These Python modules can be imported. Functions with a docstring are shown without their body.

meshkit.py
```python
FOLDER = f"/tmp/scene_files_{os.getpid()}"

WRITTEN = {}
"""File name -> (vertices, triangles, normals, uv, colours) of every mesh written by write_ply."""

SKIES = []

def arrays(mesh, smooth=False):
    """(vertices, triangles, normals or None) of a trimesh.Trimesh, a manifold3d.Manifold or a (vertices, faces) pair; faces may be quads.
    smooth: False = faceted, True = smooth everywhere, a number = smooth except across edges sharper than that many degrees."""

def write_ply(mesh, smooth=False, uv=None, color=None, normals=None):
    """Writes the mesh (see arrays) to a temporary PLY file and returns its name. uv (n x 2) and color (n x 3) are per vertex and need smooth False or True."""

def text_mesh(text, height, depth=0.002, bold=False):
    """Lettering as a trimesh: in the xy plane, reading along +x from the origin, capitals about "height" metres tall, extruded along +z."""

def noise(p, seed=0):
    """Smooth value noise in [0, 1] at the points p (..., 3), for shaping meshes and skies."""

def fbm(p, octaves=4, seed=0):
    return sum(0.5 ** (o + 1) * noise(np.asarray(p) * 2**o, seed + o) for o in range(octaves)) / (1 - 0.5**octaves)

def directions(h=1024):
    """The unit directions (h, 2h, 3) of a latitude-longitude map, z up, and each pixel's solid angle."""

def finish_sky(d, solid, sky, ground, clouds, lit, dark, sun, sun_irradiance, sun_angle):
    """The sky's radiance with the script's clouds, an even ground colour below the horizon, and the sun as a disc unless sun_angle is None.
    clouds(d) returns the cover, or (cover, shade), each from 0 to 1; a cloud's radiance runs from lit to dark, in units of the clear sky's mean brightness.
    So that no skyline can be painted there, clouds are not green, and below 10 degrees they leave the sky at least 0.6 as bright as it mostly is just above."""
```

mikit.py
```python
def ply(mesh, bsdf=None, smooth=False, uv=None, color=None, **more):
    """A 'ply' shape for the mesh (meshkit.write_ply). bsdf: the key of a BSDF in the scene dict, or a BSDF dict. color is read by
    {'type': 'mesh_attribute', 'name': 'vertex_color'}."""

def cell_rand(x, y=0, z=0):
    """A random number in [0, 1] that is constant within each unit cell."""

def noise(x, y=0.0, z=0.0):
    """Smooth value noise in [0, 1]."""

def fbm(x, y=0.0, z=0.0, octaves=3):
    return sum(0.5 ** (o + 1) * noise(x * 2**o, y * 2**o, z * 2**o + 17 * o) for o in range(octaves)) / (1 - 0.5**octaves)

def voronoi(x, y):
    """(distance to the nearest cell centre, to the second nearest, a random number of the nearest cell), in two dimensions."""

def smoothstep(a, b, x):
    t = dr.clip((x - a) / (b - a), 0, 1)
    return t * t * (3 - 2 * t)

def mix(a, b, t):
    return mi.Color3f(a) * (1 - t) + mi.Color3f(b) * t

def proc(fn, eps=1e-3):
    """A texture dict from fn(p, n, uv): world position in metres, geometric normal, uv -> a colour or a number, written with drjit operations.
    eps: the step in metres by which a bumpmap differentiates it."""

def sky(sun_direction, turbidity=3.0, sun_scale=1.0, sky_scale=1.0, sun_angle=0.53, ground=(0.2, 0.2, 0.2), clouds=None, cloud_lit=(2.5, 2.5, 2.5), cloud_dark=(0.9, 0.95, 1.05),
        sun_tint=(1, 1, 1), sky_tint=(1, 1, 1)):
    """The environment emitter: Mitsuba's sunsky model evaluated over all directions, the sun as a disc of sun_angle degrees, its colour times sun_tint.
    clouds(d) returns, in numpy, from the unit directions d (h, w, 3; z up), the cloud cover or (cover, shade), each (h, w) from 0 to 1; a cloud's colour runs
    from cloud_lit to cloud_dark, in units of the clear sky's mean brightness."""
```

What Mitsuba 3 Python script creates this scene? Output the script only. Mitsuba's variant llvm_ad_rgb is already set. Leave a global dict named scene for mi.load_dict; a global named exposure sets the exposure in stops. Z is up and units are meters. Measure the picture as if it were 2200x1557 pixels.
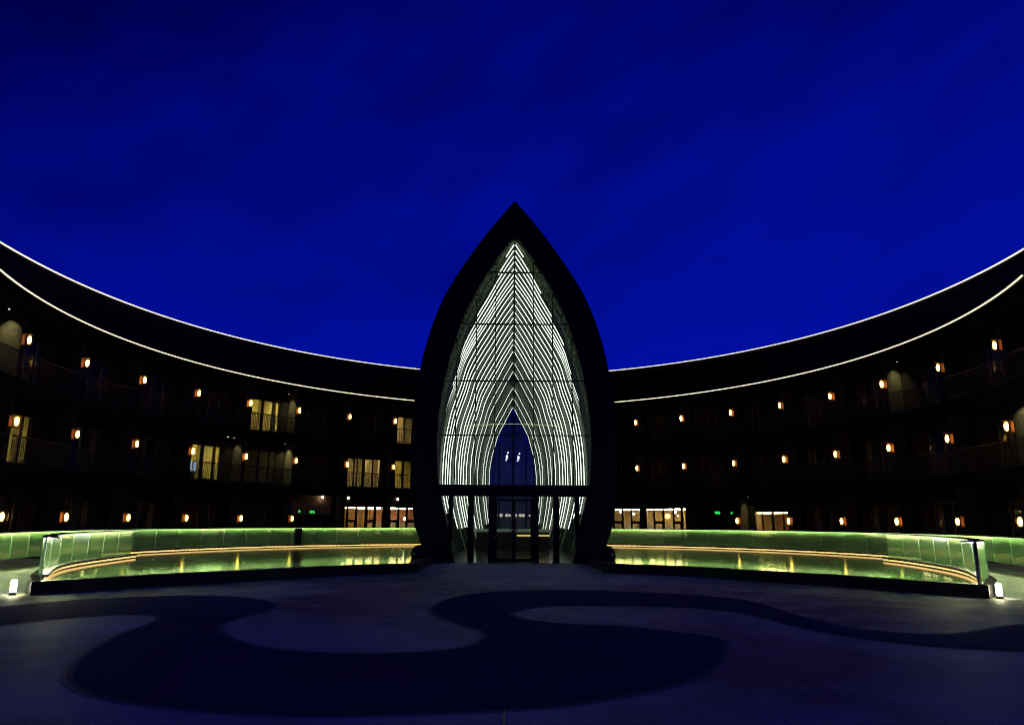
import math, random
import numpy as np
import drjit as dr
import trimesh
import mitsuba as mi
import mikit, meshkit
from mikit import noise, fbm, mix, smoothstep
from shapely.geometry import Polygon, box as sbox, LineString
from shapely.ops import unary_union

scene, labels = {}, {}
rng = random.Random(7)
T = mi.ScalarTransform4f

# ---------------------------------------------------------------- camera, sky, exposure
PITCH, ROLL, EYE = math.radians(12.507), math.radians(0.2806), np.array([0.0, 0.0, 1.6])
fwd = np.array([0, math.cos(PITCH), math.sin(PITCH)])
up0 = np.array([0, -math.sin(PITCH), math.cos(PITCH)])
upv = up0 * math.cos(ROLL) - np.array([1.0, 0, 0]) * math.sin(ROLL)
scene['camera'] = {'type': 'perspective', 'fov_axis': 'x', 'fov': 2 * math.degrees(math.atan(1100 / 1530.7)),
                   'near_clip': 0.1, 'far_clip': 3000.0,
                   'to_world': T().look_at(origin=EYE.tolist(), target=(EYE + fwd).tolist(), up=upv.tolist())}
exposure = 0.0


def sky_cover(d):
    """A thin even veil over the whole dusk sky: soft streaks, a little brighter towards the last light beyond the roofs."""
    q = np.stack([d[..., 0] * 2.2 + d[..., 2] * 1.5, d[..., 1] * 1.3, d[..., 2] * 5.0 - d[..., 0] * 2.2], -1)
    n = meshkit.fbm(q * 1.3 + 3.1, 4, 5) * 0.55 + meshkit.fbm(q * 3.4 + 8.0, 5, 9) * 0.45
    side = np.clip(-0.34 * (d[..., 0] - 0.12), -0.08, 0.4) + 0.15 * (1 - np.clip(d[..., 1], -1, 1))
    shade = 0.12 + 1.6 * np.clip(d[..., 2] - 0.26, 0, 1) + side + (n - 0.5) * 0.9
    return np.ones(d.shape[:2]), np.clip(shade, 0, 1)


scene['sky'] = {**mikit.sky([0.5, 0.85, 0.03], turbidity=3, sun_scale=0.0, sky_scale=1.0, ground=(0.02, 0.02, 0.02), clouds=sky_cover,
                            cloud_lit=(0.0, 0.27, 18.5), cloud_dark=(0.0, 0.0, 3.0)), 'sampling_weight': 18.0}

# ---------------------------------------------------------------- helpers


def rgb(*c):
    return {'type': 'rgb', 'value': list(c)}


def principled(color, rough=0.6, metallic=0.0, spec=0.3, **k):
    d = {'type': 'principled', 'base_color': color if isinstance(color, dict) else rgb(*color), 'roughness': rough, 'metallic': metallic, 'specular': spec, **k}
    return {'type': 'twosided', 'bsdf': d}


def key_for(name):
    if name not in scene and name not in labels:
        return name
    n = 1
    while f'{name}_{n:03d}' in scene or f'{name}_{n:03d}' in labels:
        n += 1
    return f'{name}_{n:03d}'


def put(name, mesh, bsdf, parent=None, smooth=False, emit=None, weight=1.0, **more):
    key = key_for((parent + '__' if parent else '') + name)
    s = mikit.ply(mesh, bsdf, smooth=smooth, **more)
    if emit is not None:
        s['emitter'] = {'type': 'area', 'radiance': rgb(*emit), 'sampling_weight': float(weight)}
    scene[key] = s
    return key


def thing(name, label, cat, group=None):
    key = key_for(name)
    labels[key] = {'label': label, 'category': cat}
    if group:
        labels[key]['group'] = group
    return key


def tag(key, label=None, cat=None, group=None, kind=None):
    e = labels.setdefault(key, {})
    for a, b in (('label', label), ('category', cat), ('group', group), ('kind', kind)):
        if b:
            e[a] = b
    return key


BOXF = np.array([[0, 2, 3, 1], [4, 5, 7, 6], [0, 1, 5, 4], [2, 6, 7, 3], [0, 4, 6, 2], [1, 3, 7, 5]])


def hexa(c):
    """A closed block from 8 corners ordered by (a, b, c) bits."""
    q = BOXF
    return trimesh.Trimesh(np.asarray(c, float), np.vstack([q[:, [0, 1, 2]], q[:, [0, 2, 3]]]), process=False)


def block(x0, x1, y0, y1, z0, z1):
    return fixn(hexa([[x, y, z] for x in (x0, x1) for y in (y0, y1) for z in (z0, z1)]))


def fixn(m):
    if m.volume < 0:
        m.invert()
    return m


def cat(ms):
    return trimesh.util.concatenate([m for m in ms if m is not None])


def sweep(P, side, upw, a0, a1, b0, b1, closed=False):
    """A rectangle swept along P: corners P + side*a + upw*b, capped."""
    P, side, upw = (np.asarray(v, float) for v in (P, side, upw))
    side, upw = np.broadcast_to(side, P.shape), np.broadcast_to(upw, P.shape)
    n = len(P)
    c = np.stack([P + side * a + upw * b for a, b in ((a0, b0), (a1, b0), (a1, b1), (a0, b1))], 1)
    v = c.reshape(-1, 3)
    f = []
    for i in range(n - 1):
        for k in range(4):
            k2 = (k + 1) % 4
            f += [[4 * i + k, 4 * i + k2, 4 * i + 4 + k2], [4 * i + k, 4 * i + 4 + k2, 4 * i + 4 + k]]
    f += [[0, 2, 1], [0, 3, 2], [4 * n - 4, 4 * n - 3, 4 * n - 2], [4 * n - 4, 4 * n - 2, 4 * n - 1]]
    return fixn(trimesh.Trimesh(v, np.array(f), process=False))


def hpath(P):
    """Left-hand horizontal normals of a polyline in the ground plane."""
    P = np.asarray(P, float)
    t = np.gradient(P, axis=0)
    t /= np.linalg.norm(t, axis=1, keepdims=True)
    return np.stack([-t[:, 1], t[:, 0], np.zeros(len(t))], 1)


def spline(P, step=0.5, closed=False):
    from scipy.interpolate import splprep, splev
    P = np.asarray(P, float)
    tck, _ = splprep(P.T, s=0, per=closed, k=3)
    u = np.linspace(0, 1, 400)
    q = np.array(splev(u, tck)).T
    L = np.r_[0, np.cumsum(np.linalg.norm(np.diff(q, axis=0), axis=1))]
    s = np.linspace(0, L[-1], max(4, int(L[-1] / step) + 1))
    return np.array([np.interp(s, L, q[:, k]) for k in range(P.shape[1])]).T


def sheet(poly, z):
    """A flat polygon (shapely) at height z, facing up."""
    ms = []
    for g in getattr(poly, 'geoms', [poly]):
        v, f = trimesh.creation.triangulate_polygon(g, engine='earcut')
        m = trimesh.Trimesh(np.c_[v, np.full(len(v), z)], f, process=False)
        if m.face_normals[:, 2].mean() < 0:
            m.invert()
        ms.append(m)
    return cat(ms)


def extr(poly, z0, z1):
    ms = []
    for g in getattr(poly, 'geoms', [poly]):
        m = trimesh.creation.extrude_polygon(g, z1 - z0, engine='earcut')
        m.apply_translation([0, 0, z0])
        ms.append(m)
    return cat(ms)


def cyl(p, r, h, n=16):
    m = trimesh.creation.cylinder(r, h, sections=n)
    m.apply_translation([p[0], p[1], p[2] + h / 2])
    return m


def ball(p, r, sc=(1, 1, 1), sub=2):
    m = trimesh.creation.icosphere(subdivisions=sub, radius=r)
    m.apply_scale(sc)
    m.apply_translation(p)
    return m


# ---------------------------------------------------------------- materials


def plaza_color(p, n, uv):
    a = fbm(p.x * 0.35, p.y * 0.35, 0.0, 4)
    b = fbm(p.x * 2.1 + 7, p.y * 2.1, 0.0, 4)
    g = noise(p.x * 40, p.y * 40, 0.0)
    t = a * 0.75 + b * 0.35 + g * 0.12 - 0.1
    return mix((0.13, 0.13, 0.088), (0.54, 0.53, 0.33), dr.clip((t - 0.5) * 2.1 + 0.48, 0, 1))


def dark_color(p, n, uv):
    a = fbm(p.x * 0.5 + 3, p.y * 0.5, 0.0, 4)
    return mix((0.015, 0.015, 0.062), (0.030, 0.030, 0.10), a)


def path_color(p, n, uv):
    a = fbm(p.x * 1.1, p.y * 1.1, 0.0, 4)
    g = noise(p.x * 30, p.y * 30, 0.0)
    return mix((0.30, 0.29, 0.28), (0.45, 0.44, 0.42), a * 0.8 + g * 0.2)


def soil_color(p, n, uv):
    return mix((0.012, 0.014, 0.010), (0.03, 0.032, 0.022), fbm(p.x * 0.8, p.y * 0.8, 0.0, 4))


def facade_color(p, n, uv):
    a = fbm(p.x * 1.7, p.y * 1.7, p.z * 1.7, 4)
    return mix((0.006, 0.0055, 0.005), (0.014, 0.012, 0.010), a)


def fin_color(p, n, uv):
    a = fbm(p.x * 2.3, p.y * 2.3, p.z * 2.3, 4)
    return mix((0.034, 0.031, 0.022), (0.055, 0.050, 0.035), a)


def vault_color(p, n, uv):
    a = fbm(p.x * 1.1, p.y * 0.9, p.z * 1.1, 4)
    b = fbm(p.x * 6, p.y * 6, p.z * 6, 3)
    return mix((0.17, 0.21, 0.13), (0.31, 0.36, 0.23), dr.clip(a * 0.8 + b * 0.3 - 0.05, 0, 1))


def water_bump(p, n, uv):
    return fbm(p.x * 2.2 + 0.6 * noise(p.x * 0.7, p.y * 0.7), p.y * 1.4, 0.0, 3)


M = {
    'plaza_stone': principled(mikit.proc(plaza_color), 0.62, spec=0.2),
    'dark_stone': principled(mikit.proc(dark_color), 0.8, spec=0.02),
    'border_stone': principled((0.045, 0.045, 0.075), 0.7, spec=0.1),
    'border_stone_pale': principled((0.095, 0.095, 0.115), 0.65, spec=0.2),
    'path_stone': principled(mikit.proc(path_color), 0.7),
    'soil': principled(mikit.proc(soil_color), 0.9, spec=0.1),
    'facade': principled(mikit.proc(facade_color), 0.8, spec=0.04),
    'fin': principled(mikit.proc(fin_color), 0.85, spec=0.04),
    'roof_metal': principled((0.006, 0.006, 0.006), 0.8, spec=0.03),
    'black_metal': principled((0.015, 0.015, 0.015), 0.5, spec=0.25),
    'arch_metal': principled((0.010, 0.011, 0.010), 0.55, spec=0.12),
    'plaster': principled((0.55, 0.50, 0.36), 0.8),
    'brown_wall': principled((0.20, 0.12, 0.065), 0.7),
    'pink_wall': principled((0.52, 0.25, 0.19), 0.8),
    'beige_wall': principled((0.56, 0.43, 0.27), 0.8),
    'wood_wall': principled((0.42, 0.22, 0.09), 0.7),
    'grey_paint': principled((0.42, 0.39, 0.36), 0.8),
    'black_granite': principled((0.010, 0.010, 0.011), 0.45, spec=0.2),
    'polished_black': principled((0.006, 0.006, 0.007), 0.1, spec=0.25),
    'vault': principled(mikit.proc(vault_color), 0.5, spec=0.35),
    'rib_metal': principled((0.085, 0.10, 0.068), 0.5, spec=0.25),
    'hall_floor': principled((0.05, 0.055, 0.05), 0.12, spec=0.5),
    'led_body': {'type': 'diffuse', 'reflectance': rgb(0.8, 0.8, 0.8)},
    'lantern_plate': principled((0.085, 0.035, 0.018), 0.7),
    'lantern_metal': principled((0.05, 0.03, 0.02), 0.5),
    'glass': {'type': 'thindielectric', 'int_ior': 1.2, 'specular_transmittance': rgb(0.86, 0.9, 0.87)},
    'window_glass': {'type': 'thindielectric', 'int_ior': 1.09, 'specular_transmittance': rgb(0.86, 0.88, 0.84)},
    'hazed_glass': {'type': 'blendbsdf', 'weight': 0.45, 'a': {'type': 'thindielectric', 'int_ior': 1.3, 'specular_transmittance': rgb(0.12, 0.09, 0.03)},  # pale diffuse share paints in interior reflections along with dust
                    'b': {'type': 'principledthin', 'base_color': rgb(0.85, 0.9, 0.9), 'roughness': 0.6, 'diff_trans': 1.0}},
    'green_glass': {'type': 'blendbsdf', 'weight': 0.5, 'a': {'type': 'thindielectric', 'int_ior': 1.6, 'specular_transmittance': rgb(0.62, 0.86, 0.60)},
                    'b': {'type': 'principledthin', 'base_color': rgb(0.49, 0.92, 0.36), 'roughness': 0.5, 'diff_trans': 0.9}},
    'glass_edge': principled((0.45, 0.75, 0.42), 0.3),
    'curtain': {'type': 'principledthin', 'base_color': rgb(0.62, 0.55, 0.36), 'roughness': 0.8, 'diff_trans': 1.1},
    'hedge': principled((0.03, 0.06, 0.018), 0.7),
    'water': {'type': 'twosided', 'bsdf': {'type': 'bumpmap', 'bump': mikit.proc(water_bump, eps=0.02), 'scale': 0.0007,
              'nested': {'type': 'roughplastic', 'int_ior': 1.33, 'alpha': 0.006, 'distribution': 'ggx', 'diffuse_reflectance': rgb(0.012, 0.014, 0.008)}}},
    'sign_white': principled((0.75, 0.85, 0.75), 0.5),
    'desk_wood': principled((0.12, 0.08, 0.05), 0.4),
    'garden_metal': principled((0.03, 0.03, 0.03), 0.5),
}
scene.update(M)
WARM = np.array([1.0, 0.60, 0.26])
STRIP = np.array([1.0, 0.84, 0.52])

# ---------------------------------------------------------------- ground, plaza, paths
C0 = np.array([0.0, 27.0])                       # centre of the round pool basin
ang = np.linspace(0, 2 * math.pi, 97)[:-1]
put('ground', sheet(Polygon(np.c_[900 * np.cos(ang), 900 * np.sin(ang)]), -0.03), 'soil')
tag('ground', 'dark open ground around the hotel reaching to the horizon', kind='structure')
plaza_poly = Polygon([(-34, -30), (34, -30), (34, 14), (22, 30), (4.5, 31), (-4.5, 31), (-22, 30), (-34, 14)])
put('plaza', sheet(plaza_poly, 0.0), 'plaza_stone')
tag('plaza', 'grey stone plaza in front of the arch', kind='structure')
put('expansion_joint', block(-0.062, -0.045, -3, 6.75, 0.0, 0.004), 'black_granite', 'plaza')

SWIRL = [(-9.9, 13.2), (-9.3, 14.0), (-8.9, 14.75), (-7.9, 15.6), (-6.6, 15.95), (-5.25, 15.35), (-4.62, 14.5), (-4.38, 13.75), (-4.42, 12.95), (-4.55, 12.1),
         (-4.33, 11.15), (-3.83, 10.35), (-3.0, 9.55), (-1.8, 9.28), (-0.98, 9.45), (-0.55, 9.8), (-0.40, 10.3), (-0.36, 10.8), (-0.52, 11.35), (-0.90, 12.05),
         (-1.42, 13.5), (-1.36, 15.2), (-0.55, 16.95), (0.9, 17.55), (2.2, 17.45), (3.4, 17.0), (4.75, 15.9), (5.0, 14.0), (5.15, 12.25), (5.55, 11.3), (6.25, 11.05),
         (6.9, 11.3), (7.8, 11.9), (10.5, 12.8), (14, 13.2), (14.5, 10.6), (11.0, 9.9), (8.2, 9.6),
         (6.6, 9.72), (6.0, 9.85), (5.3, 10.3), (4.75, 11.1), (4.45, 12.1), (4.1, 13.6), (3.45, 14.25), (2.3, 14.45), (0.95, 14.4), (0.28, 13.9), (0.0, 13.2),
         (0.16, 12.6), (0.62, 12.1), (1.3, 11.85), (1.85, 11.65), (2.45, 11.15), (2.9, 10.6), (2.74, 9.7), (2.4, 8.8), (1.92, 8.0), (1.36, 7.45), (0.64, 6.95), (-0.1, 6.68),
         (-0.8, 6.58), (-1.55, 6.5), (-2.2, 6.55), (-3.0, 6.75), (-3.85, 7.15), (-4.4, 7.65), (-4.8, 8.35), (-5.2, 9.4), (-5.55, 11.0), (-5.7, 12.2), (-6.1, 12.8),
         (-6.9, 12.7), (-7.6, 12.0), (-8.05, 11.3), (-10.5, 10.2), (-14, 9.6), (-14.5, 12.2), (-11.5, 12.6)]
sw = spline(SWIRL + [SWIRL[0]], 0.12, closed=True)
swp = Polygon(sw).buffer(0)
put('swirl_paving', sheet(swp.buffer(-0.04), 0.012), 'dark_stone')
put('border', sheet(swp.buffer(0.02), 0.008), 'border_stone', 'swirl_paving')
put('border', sheet(swp.buffer(0.08), 0.004), 'border_stone_pale', 'swirl_paving')
tag('swirl_paving', 'dark wave-shaped inlay winding through the grey plaza paving', kind='structure')

# front walls of the two pools (from the path by the arch outwards)
WALL = {-1: [(-3.1, 23.25), (-4.4, 22.4), (-5.5, 21.6), (-7.2, 19.65), (-8.85, 17.95), (-9.4, 17.2), (-10.35, 16.0)],
        1: [(3.1, 23.65), (4.35, 22.95), (5.45, 22.3), (7.1, 20.4), (8.25, 19.3), (9.15, 18.1), (10.5, 16.3)]}
# inner kerb line of the pools, with the light strip under its nose: the far arc and, after a step, the near end
ARCH_Y = 28.9


def arc(c, r, a0, a1, n):
    a = np.radians(np.linspace(a0, a1, n))
    return np.c_[c[0] + r * np.cos(a), c[1] + r * np.sin(a)]


NEAR = {-1: spline([(-13.75, 27.1), (-13.55, 25.6), (-13.2, 23.4), (-12.45, 20.6), (-11.5, 18.6), (-10.6, 17.0)], 0.5),
        1: spline([(13.75, 27.3), (13.65, 25.8), (13.3, 23.6), (12.6, 20.9), (11.75, 18.9), (10.85, 17.2)], 0.5)}
FAR = {-1: arc(C0, 15.6, 106, 176, 60), 1: arc(C0, 15.6, 74, 4, 60)}
for s in (-1, 1):
    side = 'left' if s < 0 else 'right'
    w = spline(WALL[s], 0.4)
    wpoly = LineString(w).buffer(0.16, cap_style='flat', join_style='round')
    back = LineString([w[0] + np.array([s * 0.0, -0.12]), (s * 3.1, ARCH_Y - 0.3)]).buffer(0.15, cap_style='flat')
    k = put('pool_wall', extr(unary_union([wpoly, back]).buffer(0.01), -0.02, 0.28), 'black_granite')
    tag(k, f'low black stone wall along the front of the {side} pool', 'wall')
    far, near = FAR[s], NEAR[s]
    rim = np.vstack([far, near])
    inside = Polygon(np.vstack([w, near[::-1], far[::-1], [(s * 3.0, 42.0), (s * 3.0, ARCH_Y)]])).buffer(0)
    k = put('pool_water', sheet(inside.buffer(0.05), 0.20), 'water')
    tag(k, f'still shallow water of the {side} pool', kind='structure')
    # kerb
    kb = thing('pool_kerb', f'dark kerb with a warm light line round the back of the {side} pool', 'kerb')
    ms, ls = [], []
    for line, wd in ((far, 0.75), (near, 0.34)):
        P = np.c_[line, np.zeros(len(line))]
        n = hpath(P) * s                         # towards the outside of the basin or inside, fixed below
        if np.dot(n[0][:2], C0 - line[0]) > 0:
            n = -n
        ms.append(sweep(P, n, [0, 0, 1], 0.0, wd, 0.285, 0.35))     # nose
        ms.append(sweep(P, n, [0, 0, 1], 0.10, wd - 0.03, -0.02, 0.285))   # body
        ls.append(sweep(P, n, [0, 0, 1], 0.02, 0.075, 0.235, 0.283))
    put('body', cat(ms), 'black_granite', kb)
    put('light_strip', cat(ls), 'led_body', kb, emit=tuple(np.array([1.0, 0.64, 0.19]) * 1.4), weight=3)

# side paths behind the bollards
for s in (-1, 1):
    o = arc(C0, 15.9, 176 if s < 0 else 4, 226 if s < 0 else -46, 40)
    near = NEAR[s]
    inner = near + (near - C0) / np.linalg.norm(near - C0, axis=1, keepdims=True) * 0.3
    e = WALL[s][-1]
    poly = Polygon(np.vstack([o, [(s * 12.2, 15.0), (e[0] + s * 0.15, e[1] - 0.3)], inner[::-1]])).buffer(0)
    k = put('side_path', sheet(poly, 0.004), 'path_stone')
    tag(k, f'pale paved path beside the {"left" if s < 0 else "right"} pool behind the bollard lamp', kind='structure')

# ---------------------------------------------------------------- glass balustrades


def resample(P, step):
    L = np.r_[0, np.cumsum(np.linalg.norm(np.diff(P, axis=0), axis=1))]
    n = max(1, int(round(L[-1] / step)))
    s = np.linspace(0, L[-1], n + 1)
    return np.array([np.interp(s, L, P[:, k]) for k in range(2)]).T


def balustrade(line, label, z0, z1, step, strip, bright, skip=None):
    b = thing('glass_balustrade', label, 'glass railing')
    Q = resample(line, step)
    rails, runs, lens = [], [], []
    for i in range(len(Q) - 1):
        if skip and skip(0.5 * (Q[i] + Q[i + 1])):
            continue
        a, c = Q[i], Q[i + 1]
        t = (c - a) / np.linalg.norm(c - a)
        nin = np.array([-t[1], t[0]])
        if np.dot(nin, C0 - a) < 0:
            nin = -nin
        jig = rng.uniform(-0.004, 0.004)         # panels are never quite in one line
        p, q = a + t * 0.012 + nin * jig, c - t * 0.012 - nin * jig
        v = [[*p, z0], [*q, z0], [*q, z1], [*p, z1]]
        k = put('glass_panel', trimesh.Trimesh(v, [[0, 1, 2], [0, 2, 3]], process=False), 'green_glass', b)
        e3, n3 = np.r_[t, 0], np.r_[nin, 0]
        put('edge', sweep([[*c, z0], [*c, z1 - 0.01]], e3, n3, -0.009, 0.009, -0.012, 0.012), 'glass_edge', k)
        A, B = np.r_[a, 0], np.r_[c, 0]
        rails.append(sweep([A, B], n3, [0, 0, 1], -0.03, 0.245, z1 + 0.002, z1 + 0.022))
        rails.append(sweep([A, B], n3, [0, 0, 1], 0.235, 0.245, z1 - 0.020, z1 + 0.002))
        if strip < 40 or i < len(Q) - 2:
            lens.append(sweep([A + e3 * 0.012, B - e3 * 0.012], n3, [0, 0, 1], 0.2452, 0.2462, z1 - 0.018, z1 + 0.004))
        runs.append((i, bool(bright(i)), A, B))
    put('handrail', cat(rails), 'black_metal', b)
    tag(put('light_lens', cat(lens), 'led_body', b, emit=(0.62, 0.92, 0.36), weight=0.3), kind='stuff')
    col = np.array([0.90, 1.0, 0.46])
    j = 0
    while j < len(runs):                         # one strip for each run of panels fed at the same brightness
        e = j
        while e + 1 < len(runs) and runs[e + 1][1] == runs[j][1] and runs[e + 1][0] == runs[e][0] + 1:
            e += 1
        P = np.array([r[2] for r in runs[j:e + 1]] + [runs[e][3]])
        n = hpath(P)
        if np.dot(n[0][:2], C0 - P[0][:2]) < 0:
            n = -n
        L = strip * (2.2 if runs[j][1] else 1.0)
        put('light_strip', sweep(P, n, [0, 0, 1], 0.022, 0.092, z1 - 0.008, z1 + 0.001), 'led_body', b, emit=tuple(col * L), weight=2.2 + 0.5 * (e - j))
        j = e + 1
    return b


HOT = {-1: (3, 9, 14, 18, 19, 22), 1: (2, 7, 12, 13, 17, 21, 22)}
for s in (-1, 1):
    side = 'left' if s < 0 else 'right'
    line = arc(C0, 16.12, 108 if s < 0 else 72, 222 if s < 0 else -42, 200)
    gap = (lambda m: abs(math.degrees(math.atan2(m[1] - 27, m[0])) - 134.2) < 0.7) if s < 0 else None
    balustrade(line, f'long curved green lit glass railing behind the {side} pool', 0.35, 1.165, 1.27, 18.0, lambda i: i in HOT[s], gap)
    near = NEAR[s] + (NEAR[s] - C0) / np.linalg.norm(NEAR[s] - C0, axis=1, keepdims=True) * 0.22
    near = np.vstack([near, [(s * 10.35, 16.35 + (0.1 if s > 0 else 0))]])
    balustrade(near, f'short bright green glass railing round the near end of the {side} pool', 0.30, 1.18, 1.3, 56.0, lambda i: i in (3, 5, 6, 8))
k = put('gate_post', cat([block(-0.19, 0.19, -0.1, 0.1, 0, 1.5), block(-0.21, 0.21, -0.12, 0.12, 1.5, 1.54)]), 'black_metal')
_a = math.radians(134.2)
scene[k]['to_world'] = T().translate([16.12 * math.cos(_a), 27 + 16.12 * math.sin(_a), 0]).rotate([0, 0, 1], 134.2 - 90)
tag(k, 'black upright post breaking the glass railing left of the arch', 'post')

# bollard lamps at the plaza ends of the two pools
for s, x, y in ((-1, -10.62, 15.9), (1, 10.62, 16.2)):
    b = thing('bollard_lamp', f'short glowing white bollard lamp at the {"left" if s < 0 else "right"} end of the plaza', 'bollard lamp')
    put('base', cyl((x, y, 0.0), 0.068, 0.06), 'black_metal', b, smooth=40)
    cp = trimesh.creation.capsule(0.34, 0.06, count=[24, 24])
    cp.apply_translation([x, y, 0.10])
    put('diffuser', cp, 'led_body', b, smooth=True, emit=(45, 42, 27), weight=7)

k = put('end_post', block(10.36, 10.41, 16.42, 16.47, 0.28, 1.2), 'black_metal', 'glass_balustrade_003')
# polished balls at the feet of the arch
for s, x in ((-1, -3.46), (1, 3.62)):
    k = put('stone_ball', cat([ball((x, 27.9, 0.36), 0.335, sub=4), cyl((x, 27.9, 0.0), 0.24, 0.08, 32)]), 'polished_black', smooth=50)
    tag(k, f'polished black stone ball at the {"left" if s < 0 else "right"} foot of the arch', 'stone ball')

# ---------------------------------------------------------------- arch pavilion
AX = 0.10
INNER = np.array([(0, 13.57), (0.75, 12.5), (1.52, 11.2), (2.31, 9.4), (2.79, 7.61), (3.04, 6.0), (3.11, 4.8), (3.07, 3.66), (3.0, 2.94), (2.9, 2.48), (2.67, 1.51), (2.37, 0.23), (2.3, 0.0)])
OUTER = np.array([(0, 15.2), (2.07, 12.4), (3.03, 10.7), (3.52, 9.33), (3.88, 7.77), (4.09, 6.4), (4.17, 4.7), (4.15, 3.75), (4.1, 2.9), (3.93, 1.54), (3.62, 0.65), (3.38, 0.0)])


def smooth_profile(P, n):
    from scipy.interpolate import PchipInterpolator
    P = P[::-1]
    z = np.linspace(0, 1, n)
    # denser towards the apex is not needed; x as a function of z
    zz = z * P[-1, 1]
    return np.c_[PchipInterpolator(P[:, 1], P[:, 0])(zz), zz]


OUTER[:, 0] *= 0.996
OUTER[:, 1] = np.where(OUTER[:, 1] > 1.6, 1.6 + (OUTER[:, 1] - 1.6) * 0.9965, OUTER[:, 1])
IN, OUT = smooth_profile(INNER, 49), smooth_profile(OUTER, 49)


def closed_outline(P):
    r = np.c_[AX + P[:, 0], P[:, 1]]
    l = np.c_[AX - P[:, 0], P[:, 1]][::-1][1:]
    return np.vstack([r, l])


A = thing('arch_pavilion', 'tall pointed arch entrance hall with rows of white light ribs', 'building')


def upright(poly, y0, y1):
    """Extrude a shapely polygon given in (x, z) from y0 to y1."""
    m = extr(poly, 0, y1 - y0)
    v = np.array(m.vertices)
    m = trimesh.Trimesh(np.c_[v[:, 0], y0 + v[:, 2], v[:, 1]], m.faces, process=False)
    return fixn(m)


o_poly, i_poly = Polygon(closed_outline(OUT)), Polygon(closed_outline(IN))
put('frame', upright(o_poly.difference(i_poly.buffer(0.0).union(sbox(AX - 2.3, -1, AX + 2.3, 0.01))), ARCH_Y - 0.2, ARCH_Y + 0.32), 'arch_metal', A, smooth=20)

# how a rib widens from its apex (t = 0) down to the height where it stands upright (t = 1)
RT = [0, 0.06, 0.1175, 0.195, 0.266, 0.336, 0.403, 0.5, 0.568, 0.647, 0.726, 0.805, 0.917, 1.0]
RF = [0, 0.118, 0.222, 0.350, 0.475, 0.588, 0.680, 0.762, 0.83, 0.90, 0.945, 0.98, 0.998, 1.0]


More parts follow.
